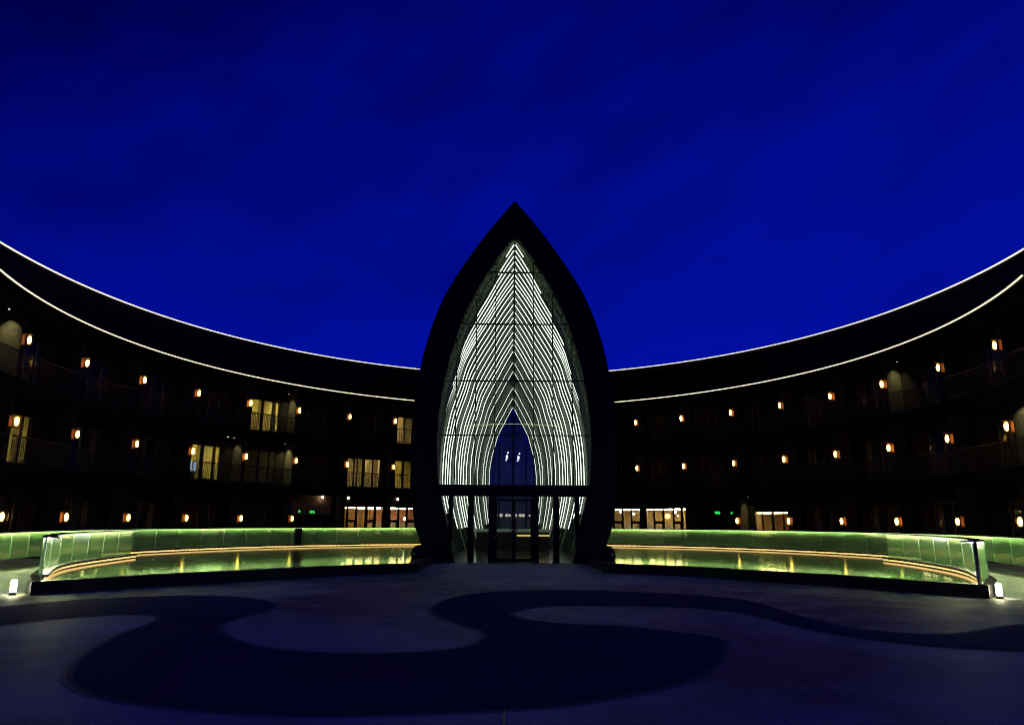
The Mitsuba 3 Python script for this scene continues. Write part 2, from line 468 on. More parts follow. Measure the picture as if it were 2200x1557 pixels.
def rib_profile(hw, za, z1, n=49):
    from scipy.interpolate import PchipInterpolator
    f = PchipInterpolator(RT, RF)
    z = np.r_[np.linspace(0, z1, 13)[:-1], za - (za - z1) * np.linspace(1, 0, n - 12)]
    x = np.where(z < z1, hw * (1 - 0.25 * np.clip(1 - z / z1, 0, 1) ** 1.4), hw * f(np.clip((za - z) / (za - z1), 0, 1)))
    return np.c_[x, z]


RAT = [0.4015, 0.3926, 0.3835, 0.3743, 0.3634, 0.3539, 0.346, 0.3381, 0.3294, 0.3187, 0.308, 0.2974, 0.2882, 0.2777, 0.2665, 0.256, 0.2484, 0.238, 0.2215, 0.2078, 0.1841, 0.1693, 0.1559]
NR = len(RAT)
RY = [30.2 + 0.72 * i + 0.018 * i * i for i in range(NR)]
LEG = [171, 169.5, 168, 166.5, 165, 163.5, 162.3, 161, 151.5, 145.5, 140.5, 135.5, 124.5, 117, 112, 106.5, 100, 91, 82, 75.5, 63.5, 58.5, 50]
PROF = [rib_profile(LEG[i] / 1530.7 * RY[i] * 0.985, 1.6 + RAT[i] * RY[i], 1.6 + 0.0477 * RY[i]) for i in range(NR)]
END_Y = RY[-1] + 1.4
sxf = lambda y: np.interp(y, [ARCH_Y] + RY, [1.0] + [p[12, 0] / PROF[0][12, 0] for p in PROF])
szf = lambda y: np.interp(y, [ARCH_Y] + RY, [1.0] + [p[-1, 1] / PROF[0][-1, 1] for p in PROF])


def loft(P, ys, grow=0.0, flip=False):
    V, F = [], []
    for y in ys:
        sx, sz = sxf(y), szf(y)
        o = closed_outline(np.c_[P[:, 0] * sx + grow * (P[:, 0] > 0), P[:, 1] * sz + grow * (P[:, 1] / P[-1, 1])])
        V.append(np.c_[o[:, 0], np.full(len(o), y), o[:, 1]])
    n = len(V[0])
    for j in range(len(ys) - 1):
        a = np.arange(n - 1) + j * n
        F += [np.c_[a, a + 1, a + n + 1], np.c_[a, a + n + 1, a + n]]
    return trimesh.Trimesh(np.vstack(V), np.vstack(F), process=False)


def grown(P, g):
    return closed_outline(np.c_[P[:, 0] + g * np.clip(P[:, 0] / 0.3, 0, 1), P[:, 1] + g * 1.4 * P[:, 1] / P[-1, 1]])


outl = [grown(smooth_profile(INNER, 49), 0.20)] + [grown(p, 0.10) for p in PROF] + [grown(PROF[-1] * [0.98, 0.995], 0.10)]
vy = [ARCH_Y + 0.3] + RY + [END_Y]
no = len(outl[0])
q = np.arange(no - 1)
put('vault', trimesh.Trimesh(np.vstack([np.c_[o[:, 0], np.full(no, y), o[:, 1]] for o, y in zip(outl, vy)]),
                             np.vstack([np.vstack([np.c_[q, q + 1, q + no + 1], np.c_[q, q + no + 1, q + no]]) + j * no for j in range(len(vy) - 1)]), process=False), 'vault', A, smooth=40)
for s in (-1, 1):                                 # added fill strip, unseen behind the frame, brightening the first bay of the vault
    P = smooth_profile(INNER, 49)[8:]
    q3 = np.c_[AX + s * (P[:, 0] + 0.11 * np.clip(P[:, 0] / 0.3, 0, 1)), np.full(len(P), ARCH_Y + 0.36), P[:, 1] + 0.15 * P[:, 1] / P[-1, 1]]
    t = np.gradient(q3, axis=0)
    t /= np.linalg.norm(t, axis=1, keepdims=True)
    put('cove_light', sweep(q3, np.c_[-t[:, 2], np.zeros(len(t)), t[:, 0]], [0, 1, 0], -0.02, 0.02, -0.01, 0.01), 'led_body', A, emit=(6.5, 8.6, 4.6), weight=3.0)
put('shell', loft(OUT, [ARCH_Y + 0.44, 33, 38, 44, 50, END_Y + 0.3], -0.02), 'arch_metal', A, smooth=40)
put('hall_floor', block(AX - 3.0, AX + 3.0, ARCH_Y - 0.3, END_Y, -0.01, 0.012), 'hall_floor', A)
# the front light lines stop where they would run out behind the frame (elevation over the eye)
END_R = [0.375, 0.328, 0.285, 0.235, 0.190, 0.150, 0.110, 0.060]
NLED = np.array([0.93, 1.0, 0.90])
for i in range(NR):
    P = PROF[i]
    zlow = EYE[2] + END_R[i] * RY[i] if i < 8 else (1.75, 1.6, 1.5, 1.1, 1.15, 1.05, 1.1, 1.15, 1.05, 0.06, 0.06, 0.06, 1.4, 1.35, 1.3)[i - 8]
    rib_m, led = [], {}
    for s in (-1, 1):
        q = np.c_[AX + s * P[:, 0], np.full(len(P), RY[i]), P[:, 1]]
        t = np.gradient(q, axis=0)
        t /= np.linalg.norm(t, axis=1, keepdims=True)
        nrm = np.c_[-t[:, 2], np.zeros(len(t)), t[:, 0]] * s          # inward
        if nrm[10][0] * s > 0:
            nrm = -nrm
        rib_m.append(sweep(q, nrm, [0, 1, 0], -0.12, 0.02, 0.012, 0.16))
        lo = zlow + rng.uniform(-0.08, 0.08) + (0.5 * rng.uniform(-1, 1) if i < 8 else 0)
        keep = q[:, 2] > lo
        qq, nn = q[keep], nrm[keep].copy()
        nn[-1] = nn[-2]
        qq[-1] = qq[-1] * 0.93 + qq[-2] * 0.07
        led[s] = (qq, nn)
    r = put('rib', cat(rib_m), 'rib_metal', A, smooth=40)
    wdt = 0.018 if i < 18 else 0.016
    for s in (-1, 1):
        qq, nn = led[s]
        put('light_strip', sweep(qq, nn, [0, 1, 0], -0.045 + 0.0, -0.045 + 2 * wdt, -0.02, 0.01), 'led_body', r, emit=tuple(NLED * (2.1 if i < 18 else 1.6)), weight=0.4)

# glazing of the front
GY = ARCH_Y + 0.15
ZT = [2.56, 3.0, 5.0, 7.26, 9.7, 12.0]
XM = [-2.4, -1.6, -0.8, 0.0, 0.8, 1.6, 2.4]
xe = [-4] + XM + [4]
ze = [3.0, 5.0, 7.26, 9.7, 12.0, 14]
for a in range(len(xe) - 1):
    for b in range(len(ze) - 1):
        c = i_poly.intersection(sbox(AX + xe[a] + 0.025, ze[b] + 0.025, AX + xe[a + 1] - 0.025, ze[b + 1] - 0.025))
        if c.is_empty or c.area < 0.02:
            continue
        m = sheet(c, 0)
        v = np.array(m.vertices)
        put('pane', trimesh.Trimesh(np.c_[v[:, 0], np.full(len(v), GY), v[:, 1]], m.faces, process=False), 'glass', A)
for x in XM:
    top = float(np.interp(abs(x), IN[::-1, 0][: np.argmax(IN[:, 0]) * 0 + 40], IN[::-1, 1][:40])) if abs(x) > 0 else 13.5
    put('mullion', block(AX + x - 0.017, AX + x + 0.017, GY - 0.05, GY + 0.10, 3.0, top), 'arch_metal', A)
for z in ZT[2:]:
    hw = float(np.interp(z, IN[:, 1], IN[:, 0]))
    put('transom', block(AX - hw, AX + hw, GY - 0.045, GY + 0.095, z - 0.016, z + 0.016), 'arch_metal', A)
hw = 3.06
put('door_beam', block(AX - hw, AX + hw, GY - 0.12, GY + 0.3, 2.56, 3.0), 'arch_metal', A)
for x0, x1 in ((-2.6, -2.44), (-1.82, -1.6), (-1.0, -0.73), (0.73, 0.99), (1.58, 1.8), (2.44, 2.6)):
    put('column', block(AX + x0, AX + x1, GY - 0.1, GY + 0.25, 0.0, 2.56), 'arch_metal', A)
for x0, x1 in ((-3, -2.6), (-2.44, -1.82), (-1.6, -1.0), (0.99, 1.58), (1.8, 2.44), (2.6, 3.0)):
    c = i_poly.intersection(sbox(AX + x0, 0.05, AX + x1, 2.56))
    m = sheet(c, 0)
    v = np.array(m.vertices)
    put('pane', trimesh.Trimesh(np.c_[v[:, 0], np.full(len(v), GY), v[:, 1]], m.faces, process=False), 'glass', A)
for x0, x1 in ((-0.73, -0.005), (0.005, 0.73)):
    d = put('door', cat([block(AX + x0, AX + x0 + 0.06, GY - 0.03, GY + 0.03, 0.02, 2.45), block(AX + x1 - 0.06, AX + x1, GY - 0.03, GY + 0.03, 0.02, 2.45),
                         block(AX + x0 + 0.06, AX + x1 - 0.06, GY - 0.03, GY + 0.03, 2.37, 2.45), block(AX + x0 + 0.06, AX + x1 - 0.06, GY - 0.03, GY + 0.03, 0.02, 0.14)]), 'arch_metal', A)
    put('pane', trimesh.Trimesh([[AX + x0 + 0.06, GY, 0.14], [AX + x1 - 0.06, GY, 0.14], [AX + x1 - 0.06, GY, 2.37], [AX + x0 + 0.06, GY, 2.37]], [[0, 1, 2], [0, 2, 3]], process=False), 'glass', d)
    put('handle', block(AX + (x1 - 0.12 if x1 < 0.1 else x0 + 0.09), AX + (x1 - 0.09 if x1 < 0.1 else x0 + 0.12), GY - 0.09, GY - 0.06, 0.8, 1.5), 'rib_metal', d)
# far end of the hall
e_poly = Polygon(grown(PROF[-1] * [0.98, 0.995], 0.09)).buffer(0)
xw = 1.05
for x0, x1 in ((-3, -xw), (-xw, 0), (0, xw), (xw, 3)):
    for z0, z1 in ((0.05, 3.6), (3.6, 12)):
        c = e_poly.intersection(sbox(AX + x0 + 0.03, z0 + 0.03, AX + x1 - 0.03, z1 - 0.03))
        if c.is_empty or c.area < 0.03:
            continue
        m = sheet(c, 0)
        v = np.array(m.vertices)
        put('end_pane', trimesh.Trimesh(np.c_[v[:, 0], np.full(len(v), END_Y), v[:, 1]], m.faces, process=False), 'hazed_glass', A)
put('end_frame', cat([block(AX - 0.04, AX + 0.04, END_Y - 0.06, END_Y + 0.06, 0, 9.9), block(AX - xw - 0.04, AX - xw + 0.04, END_Y - 0.06, END_Y + 0.06, 0, 7.6),
                      block(AX + xw - 0.04, AX + xw + 0.04, END_Y - 0.06, END_Y + 0.06, 0, 7.6), block(AX - 1.7, AX + 1.7, END_Y - 0.055, END_Y + 0.055, 3.57, 3.63)]), 'arch_metal', A)

# things in the hall
d = thing('reception_counter', 'long reception counter with a glowing top edge inside the arch hall', 'counter')
CY = 40.0
put('body', block(AX - 2.0, AX + 2.0, CY + 0.02, CY + 0.7, 0.012, 1.0), 'desk_wood', d)
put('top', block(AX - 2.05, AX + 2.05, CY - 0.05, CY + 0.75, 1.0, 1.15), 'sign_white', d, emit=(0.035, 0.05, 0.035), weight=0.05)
put('light_strip', block(AX + 0.2, AX + 2.0, CY - 0.02, CY + 0.015, 0.78, 0.85), 'led_body', d, emit=(0.8, 0.62, 0.15), weight=0.3)
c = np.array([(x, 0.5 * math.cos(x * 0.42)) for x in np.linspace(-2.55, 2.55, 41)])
k = put('light_cable', sweep(np.c_[AX + c[:, 0], np.full(41, 38.0), 6.45 + c[:, 1] * 0.4], [0, 1, 0], [0, 0, 1], -0.012, 0.012, -0.014, 0.014), 'led_body', emit=(0.5, 0.55, 0.22), weight=0.3)  # added glowing line in place of a roof light reflected in the front glass
tag(k, 'thin yellowish line added in the hall for a roof light reflected in the glass', 'reflection line')
for j, (x, y, z) in enumerate(((-0.42, 50, 5.95), (0.38, 50, 5.9))):
    k = thing('pendant_lamp', f'small sparkling pendant lamp hanging at the back of the hall, the {"left" if x < 0 else "right"} one', 'lamp')
    put('cord', cyl((AX + x, y, z + 0.2), 0.012, 4.2, 8), 'black_metal', k)
    put('crystal', cat([ball((AX + x, y, z), 0.10, (0.8, 0.8, 1.5), 1), ball((AX + x + 0.07, y, z + 0.28), 0.06, sub=1), ball((AX + x - 0.05, y, z - 0.22), 0.06, sub=1)]), 'led_body', k, emit=(1.2, 1.4, 1.6), weight=0.3)
# garden lamps beyond the hall
for j, (px, big) in enumerate(((1070, .5), (1079, 1), (1091, 1), (1097, .8), (1109, 1), (1119.6, 1), (1125.7, 1), (1139, .6))):
    yy = 59 + 1.6 * ((j * 5) % 4)
    xx = (px - 1100.5) / 1530.7 * yy
    k = thing('garden_lamp', f'distant white garden lamp seen through the hall doors, number {j + 1} of eight from the left', 'lamp', 'garden lamps beyond the arch hall')
    zz = 1.6 + 0.0055 * yy
    put('pole', cyl((xx, yy, -0.03), 0.04, zz - 0.05, 8), 'garden_metal', k)
    put('globe', ball((xx, yy, zz + 0.1), 0.14 * big, sub=2), 'led_body', k, smooth=True, emit=(4, 4.3, 4.6), weight=0.2)
k = put('garden_hedge', block(-9, 9, 68, 69.5, -0.03, 4.7), 'hedge')
tag(k, 'dark clipped hedge beyond the far end of the arch hall', 'hedge')
ord8 = ['leftmost', 'second', 'third', 'fourth', 'fifth', 'sixth', 'seventh', 'rightmost']
for j in range(8):
    k = 'garden_lamp' + ('' if j == 0 else f'_{j:03d}')
    labels[k]['label'] = f'small white lamp dot far beyond the hall doors, {ord8[j]} of the row of eight'

# ---------------------------------------------------------------- hotel wings
WING = {-1: dict(c=np.array([5.33, 33.76]), R=26.8, lamps=[197.0, 187.09, 177.03, 167.27, 157.93, 148.92, 140.26, 131.2, 122.88, 109.0], d=-1),
        1: dict(c=np.array([-5.0, 34.35]), R=26.6, lamps=[-18.2, -8.17, 2.0, 11.86, 20.91, 29.81, 38.66, 47.65, 56.07, 70.0], d=1)}
FL = [(0.0, 3.35), (3.95, 6.95), (7.55, 10.55)]


class Wing:
    def __init__(self, s):
        self.s, w = s, WING[s]
        self.c, self.R, self.lamps, self.d = w['c'], w['R'], w['lamps'], w['d']
        self.Rw = self.R + 1.2

    def pt(self, a, r, z=0.0):
        t = math.radians(a)
        return np.array([self.c[0] + r * math.cos(t), self.c[1] + r * math.sin(t), z])

    def sector(self, r0, r1, a0, a1, z0, z1, step=1.5):
        n = max(1, int(abs(a1 - a0) / step) + 1)
        a = np.radians(np.linspace(a0, a1, n + 1))
        P = np.c_[np.full(n + 1, self.c[0]), np.full(n + 1, self.c[1]), np.zeros(n + 1)]
        rad = np.c_[np.cos(a), np.sin(a), np.zeros(n + 1)]
        return sweep(P, rad, [0, 0, 1], r0, r1, z0, z1)

    def slab(self, a, r0, r1, t0, t1, z0, z1):
        """A block at angle a: radial r0..r1, tangential offsets t0..t1 (towards growing angle)."""
        t = math.radians(a)
        rad, tan = np.array([math.cos(t), math.sin(t), 0]), np.array([-math.sin(t), math.cos(t), 0])
        c3 = np.r_[self.c, 0]
        return fixn(hexa([c3 + rad * r + tan * q + np.array([0, 0, z]) for r in (r0, r1) for q in (t0, t1) for z in (z0, z1)]))

    def quad(self, a0, a1, r, z0, z1):
        p, q = self.pt(a0, r), self.pt(a1, r)
        v = [[p[0], p[1], z0], [q[0], q[1], z0], [q[0], q[1], z1], [p[0], p[1], z1]]
        return trimesh.Trimesh(v, [[0, 1, 2], [0, 2, 3]], process=False)


ROWN = {0: 'ground floor', 1: 'middle floor', 2: 'top floor'}
ORD = ['nearest to the camera', 'second', 'third', 'fourth', 'fifth', 'sixth', 'seventh', 'eighth']
for s in (-1, 1):
    W = Wing(s)
    side = 'left' if s < 0 else 'right'
    H = thing('hotel_wing', f'dark curved three-storey hotel wing {side} of the arch with glowing roof lines', 'building')
    L, d, R, Rw = W.lamps, W.d, W.R, W.Rw
    a_lo, a_hi = L[0], L[-1]
    RB = Rw + 5.5                                   # back of the rooms
    # windows: (storey, angle0, angle1, z0, z1, pane edges, lit kind)
    wins = []
    for fl in (0, 1, 2):
        for b in range(9):
            base = L[b]
            nb = b - 1                              # bay number counted from the lamp nearest to the camera
            z0, z1 = ((0.4, 2.62), (4.02, 6.29), (7.62, 9.87))[fl]
            ed = [(1.9, 3.85), (4.2, 5.65), (5.85, 6.75)]
            ed = [(base + d * u, base + d * v) for u, v in ed]
            lit = None
            if s < 0:
                if fl == 2 and nb == 4:
                    ed, lit = [(146.67, 145.09), (144.73, 143.27), (143.07, 142.16)], 'olive'
                if fl == 2 and nb == 7:
                    ed, lit = [(121.44, 120.19), (120.03, 118.78), (118.5, 117.2)], 'white'
                if fl == 1 and nb == 0:
                    ed, lit = [(185.6, 183.75), (183.3, 181.8), (181.6, 180.5)], 'dim'
                if fl == 1 and nb == 3:
                    ed, lit = [(155.77, 154.34), (153.89, 152.38), (152.19, 151.32)], 'olive'
                if fl == 1 and nb == 4:
                    lit = 'faint'
                if fl == 1 and nb == 6:
                    ed, lit = [(129.75, 128.78), (128.61, 128.2), (128.05, 127.24), (126.84, 125.54), (125.37, 124.23)], 'warm'
                if fl == 1 and nb == 7:
                    ed, lit = [(121.54, 120.31), (119.98, 118.75), (118.5, 117.2)], 'gold'
                if fl == 0 and nb == 5:
                    ed = []
                if fl == 0 and nb == 6:
                    ed, lit = [(130.73, 129.62), (129.22, 128.11), (127.71, 126.44), (125.95, 124.91), (124.51, 123.47)], 'lobby'
                if fl == 0 and nb == 7:
                    ed, lit = [(122.02, 120.81), (120.49, 119.36), (119.03, 117.74), (117.4, 116.2)], 'lobby'
            else:
                if fl == 0 and nb == 4:
                    z1 = 2.3
                    ed, lit = [(37.23, 36.22), (35.99, 34.61), (34.22, 32.76), (32.54, 31.9)], 'orange'
                    ed = [(min(p), max(p)) for p in ed][::-1]
                if fl == 0 and nb == 5:
                    ed = []
                if fl == 0 and nb == 6:
                    ed, lit = [(48.28, 49.49), (49.89, 51.01), (51.25, 52.71), (53.03, 54.33), (54.41, 55.79)], 'lobby'
                    ed[-1] = (54.6, 55.79)
                if fl == 0 and nb == 7:
                    ed, lit = [(56.93, 58.31), (58.56, 59.82), (60.1, 61.4), (61.7, 62.9)], 'lobby'
            if ed:
                wins.append((fl, b, nb, z0, z1, ed, lit))
    # facade wall with openings
    ms = []
    for fl, (zf, zc) in enumerate(FL):
        spans = sorted([(min(e[0][0], e[-1][1]), max(e[0][0], e[-1][1]), z0, z1) for f, b, nb, z0, z1, e, lit in wins if f == fl])
        cur = min(a_lo, a_hi)
        for a0, a1, z0, z1 in spans:
            ms.append(W.sector(Rw, Rw + 0.2, cur, a0 - 0.12, zf, zc))
            ms.append(W.sector(Rw, Rw + 0.2, a0 - 0.12, a1 + 0.12, z1, zc))
            if z0 > zf + 0.03:
                ms.append(W.sector(Rw, Rw + 0.2, a0 - 0.12, a1 + 0.12, zf, z0))
            cur = a1 + 0.12
        ms.append(W.sector(Rw, Rw + 0.2, cur, max(a_lo, a_hi), zf, zc))
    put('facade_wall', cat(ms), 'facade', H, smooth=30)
    put('back_wall', W.sector(RB, RB + 0.3, a_lo, a_hi, -0.02, 10.55), 'plaster', H, smooth=30)
    for z0, z1, ro in ((-0.02, 0.0, R - 0.3), (3.35, 3.95, R + 0.12), (6.95, 7.55, R + 0.12), (10.55, 10.9, R - 0.2)):
        put('floor_slab', W.sector(ro, RB, a_lo, a_hi, z0, z1), 'facade', H, smooth=30)
    # roof: overhanging eave, sloping black band, ridge
    n = 90
    a = np.radians(np.linspace(a_lo, a_hi, n))
    ring = lambda r, z: np.c_[W.c[0] + r * np.cos(a), W.c[1] + r * np.sin(a), np.full(n, z)]
    prof = [(R - 0.48, 10.90), (R - 0.50, 11.02), (R + 2.85, 14.28), (R + 3.1, 14.28), (RB + 0.3, 13.2), (RB + 0.3, 10.9)]
    V = np.vstack([ring(r, z) for r, z in prof])
    F = []
    for j in range(len(prof)):
        j2 = (j + 1) % len(prof)
        i = np.arange(n - 1)
        F += [np.c_[j * n + i, j2 * n + i, j2 * n + i + 1], np.c_[j * n + i, j2 * n + i + 1, j * n + i + 1]]
    F.append(np.array([[j * n + e for j in q] for e in (0, n - 1) for q in ((0, 1, 2), (0, 2, 3), (0, 3, 4), (0, 4, 5))]))
    rf = put('roof', trimesh.Trimesh(V, np.vstack(F), process=False), 'roof_metal', H, smooth=20)
    for nm, r, z, w in (('eave_light', R - 0.56, 10.94, 0.052), ('ridge_light', R + 2.80, 14.30, 0.062)):
        rad = np.c_[np.cos(a), np.sin(a), np.zeros(n)]
        P = np.c_[np.full(n, W.c[0]), np.full(n, W.c[1]), np.zeros(n)]
        put(nm, sweep(P, rad, [0, 0, 1], r, r + w, z, z + w), 'led_body', rf, emit=tuple(STRIP * 1.3), weight=2.0)
    # fins with party walls behind them
    for b, al in enumerate(L):
        for fl, (zf, zc) in enumerate(FL):
            if fl == 0 and b in ((8,) if s < 0 else (8,)):
                continue
            put('fin', W.slab(al, R + 0.28, Rw + 0.0, -0.14, 0.14, zf, zc), 'fin', H)
            put('party_wall', W.slab(al, Rw + 0.2, RB, -0.1, 0.1, zf, zc), 'plaster', H)
    # windows
    for fl, b, nb, z0, z1, ed, lit in wins:
        lo, hi = min(ed[0][0], ed[-1][1]), max(ed[0][0], ed[-1][1])
        fm = [W.sector(Rw + 0.03, Rw + 0.11, lo - 0.12, lo, z0, z1), W.sector(Rw + 0.03, Rw + 0.11, hi, hi + 0.12, z0, z1),
              W.sector(Rw + 0.032, Rw + 0.108, lo, hi, z0, z0 + 0.07), W.sector(Rw + 0.032, Rw + 0.108, lo, hi, z1 - 0.05, z1)]
        for p, q in zip(ed[:-1], ed[1:]):
            fm.append(W.sector(Rw + 0.03, Rw + 0.11, p[1], q[0], z0 + 0.07, z1 - 0.05))
        if lit == 'lobby':
            for j, p in enumerate(ed):
                if (j + (nb == 7)) % 2 == 1:
                    lo2, hi2 = min(p), max(p)
                    fm.append(W.sector(Rw + 0.03, Rw + 0.11, lo2, hi2, 1.42, 1.62))
                    fm.append(W.sector(Rw + 0.03, Rw + 0.11, lo2, lo2 + 0.12, z0 + 0.07, 1.42))
        k = put('window', cat(fm), 'black_metal', H, smooth=30)
        for p in ed:
            put('pane', W.quad(p[0], p[1], Rw + 0.07, z0 + 0.07, z1 - 0.05), 'window_glass', k)
    # balcony railings
    for fl in (1, 2):
        z0 = FL[fl][0]
        for b in range(9):
            m0, m1 = L[b] + d * 0.45, L[b + 1] - d * 0.45
            r = R + 0.16
            q = [W.sector(r - 0.025, r + 0.025, m0, m1, z0 + 1.11, z0 + 1.16), W.sector(r - 0.015, r + 0.015, m0, m1, z0 + 0.08, z0 + 0.115)]
            nb_ = 30
            for aa in np.linspace(m0, m1, nb_):
                q.append(W.slab(aa, r - 0.012, r + 0.012, -0.014, 0.014, z0, z0 + 1.11))
            put('balcony_railing', cat(q), 'black_metal', H)
    # lit rooms
    GL = {'olive': (44, 36, 9), 'white': (46, 35, 15), 'dim': (24, 20, 6), 'faint': (1.2, 1.0, 0.4), 'warm': (48, 36, 16), 'gold': (38, 28, 6)}
    for fl, b, nb, z0, z1, ed, lit in wins:
        zc = FL[fl][1]
        mid = 0.5 * (ed[0][0] + ed[-1][1])
        if lit in GL:
            where = f'{ROWN[fl]} room of the {side} wing'
            k = put('ceiling_light', W.slab(mid, Rw + 1.6, Rw + 2.8, -0.6, 0.6, zc - 0.08, zc - 0.004), 'led_body', emit=tuple(0.55 * v for v in GL[lit]), weight=3.0)
            if lit != 'faint':
                for j in ((0, 2) if len(ed) < 4 else (0, 3, 4)):
                    u = np.linspace(min(ed[j]), max(ed[j]) - (0.5 if j == 2 else 0.0), 41)
                    P = np.array([W.pt(a_, Rw + 0.42 + 0.035 * math.sin(i_ * 1.25) + 0.01 * math.sin(i_ * 0.41)) for i_, a_ in enumerate(u)])
                    ct = np.vstack([P + [0, 0, z0 - 0.02], P + [0, 0, z1 + 0.12]])
                    f_ = np.arange(40)
                    c_ = put('curtain', trimesh.Trimesh(ct, np.vstack([np.c_[f_, f_ + 1, f_ + 42], np.c_[f_, f_ + 42, f_ + 41]]), process=False), 'curtain', smooth=True)
                    wh = {0: 'at the left of', 2: 'at the right of', 3: 'right of the middle of', 4: 'at the right of'}[j]
                    tag(c_, f'pale curtain {wh} the lit {ROWN[fl]} window of the {("first" if nb == 0 else ORD[nb])} bay', 'curtain', 'curtains in the lit rooms')
            tag(k, f'warm ceiling light, {side} wing, {ROWN[fl]} room, bay {ORD[nb] if nb else "nearest to the picture edge"}', 'ceiling light')
        if lit in ('lobby', 'orange'):
            lo, hi = min(ed[0][0], ed[-1][1]), max(ed[0][0], ed[-1][1])
            c = (44, 31, 12) if lit == 'lobby' else (45, 25, 9)
            k = put('linear_light', W.sector(Rw + 0.35, Rw + 0.5, lo, hi, z1 - 0.17 if lit == 'lobby' else z1 - 0.14, z1 - 0.02), 'led_body', emit=c, weight=3.0)
            tag(k, f'bright strip light over the lobby windows {"next to the arch" if nb == 7 else "further out"} on the {side}' if lit == 'lobby'
                else 'orange strip light above the small lit window bay right of the arch', 'strip light')
            k = put('lobby_wall', W.sector(Rw + 3.4, Rw + 3.5, lo - 1, hi + 1, 0.0, 3.35), ('brown_wall' if (s < 0 and nb == 6) else 'pink_wall' if s < 0 else 'beige_wall') if lit == 'lobby' else 'brown_wall', H)
            if lit == 'lobby' and not (s < 0 and nb == 6):
                q = []
                for j in range(3):
                    aa = lo + (hi - lo) * (0.15 + 0.35 * j)
                    pts = [(-1.3, 0)] + [(1.3 * math.cos(t), 1.0 + (0.45 + 0.2 * (j % 2)) * math.sin(t)) for t in np.linspace(math.pi, 0, 15)] + [(1.3, 0)]
                    m = extr(Polygon(pts), 0, 0.05)
                    v = np.array(m.vertices)
                    t = math.radians(aa)
                    rad, tan = np.array([math.cos(t), math.sin(t), 0]), np.array([-math.sin(t), math.cos(t), 0])
                    m = fixn(trimesh.Trimesh(np.r_[W.c, 0] + np.outer(Rw + 3.28 - v[:, 2], rad) + np.outer(v[:, 0], tan) + np.outer(v[:, 1], [0, 0, 1]), m.faces, process=False))
                    q.append(m)
                put('wall_panel', cat(q), 'grey_paint', H)
    # wall lanterns
    for b in range(1, 9):
        for fl in (2, 1, 0):
            if fl == 0 and b >= 7:
                continue
            z = (1.66, 5.66, 9.26)[fl]
            al = L[b]
            nth = ORD[b - 1] if b < 8 else 'nearest to the arch'
            if b > 1 and b < 8:
                nth = f'{nth} from picture edge'
            lab = f'glowing amber wall lantern on the {side} wing, {ROWN[fl]} row, {nth}'
            if b == 1:
                lab = f'glowing amber wall lantern on the {side} wing, {ROWN[fl]} row, nearest to the picture edge'
            k = thing('wall_lantern', lab, 'wall lantern', 'wall lanterns on the hotel wings')
            put('back_plate', W.slab(al, R + 0.24, R + 0.279, -0.125, 0.125, z - 0.28, z + 0.27), 'lantern_plate', k)
            p = W.pt(al, R, z)
            put('bulb', ball(p, 0.088, (1, 1, 1), 2).apply_transform(np.array([[1, 0, 0, 0], [0, 1, 0, 0], [0, 0, 2.15, z - 2.15 * z], [0, 0, 0, 1.0]])), 'led_body', k, smooth=True, emit=tuple(rng.uniform(0.6, 1.35) * np.array([18, 8.4, 1.45])), weight=0.3)
            put('cap', W.slab(al, R - 0.13, R + 0.24, -0.11, 0.11, z + 0.24, z + 0.265), 'lantern_metal', k)
            put('bracket', W.slab(al, R - 0.10, R + 0.24, -0.09, 0.09, z - 0.265, z - 0.24), 'lantern_metal', k)
    # scallop downlights beside some fins
    spots = [(2, 0, 10), (2, 5, 9), (1, 5, 13), (1, 4, 4)] if s < 0 else [(2, 2, 7), (1, 0, 8), (0, 5, 3)]
    for fl, b, pw in spots:
        al = L[b + 1]
        zc = FL[fl][1]
        ring_names = {-1: {(2, 0): 'top floor bay at the left picture edge', (2, 5): 'sixth top floor bay', (1, 5): 'sixth middle floor bay', (1, 4): 'fifth middle floor bay'},
                      1: {(2, 2): 'third top floor bay', (1, 0): 'middle floor bay at the right picture edge', (0, 5): 'ground floor bay with orange windows'}}[s]
        k = thing('downlight', f'small downlight in the {ring_names[(fl, b)]}, {side} wing', 'downlight')
        aa = al - d * 1.05
        p = W.pt(aa, R + 0.75, zc)
        put('can', cyl((p[0], p[1], zc - 0.06), 0.05, 0.056, 12), 'black_metal', k)
        put('lens', cyl((p[0], p[1], zc - 0.066), 0.035, 0.005, 12), 'led_body', k, emit=(6, 6, 4.5), weight=0.1)
        scene[k + '_beam'] = {'type': 'spot', 'intensity': rgb(*(np.array([1.0, 0.92, 0.45]) * pw * 2.6)), 'cutoff_angle': 38.0, 'beam_width': 12.0,
                              'to_world': T().look_at(origin=[p[0], p[1], zc - 0.08], target=[*(W.pt(al - d * 0.55, R + 0.85, 0)[:2]), zc - 2.4], up=[0.3, 0.9, 0.1]), 'sampling_weight': 7.0}

WL = Wing(-1)
for a, z, nm in ((148.4, 10.55, 'fifth top floor bay'), (151.3, 6.95, 'fourth middle floor bay')):
    p = WL.pt(a, WL.R + 0.6, z)
    k = thing('downlight', f'tiny white soffit downlight in the {nm}, left wing', 'downlight')
    put('can', cyl((p[0], p[1], z - 0.06), 0.05, 0.056, 12), 'black_metal', k)
    put('lens', cyl((p[0], p[1], z - 0.075), 0.04, 0.014, 12), 'led_body', k, emit=(6, 6, 4.5), weight=0.1)
WR = Wing(1)
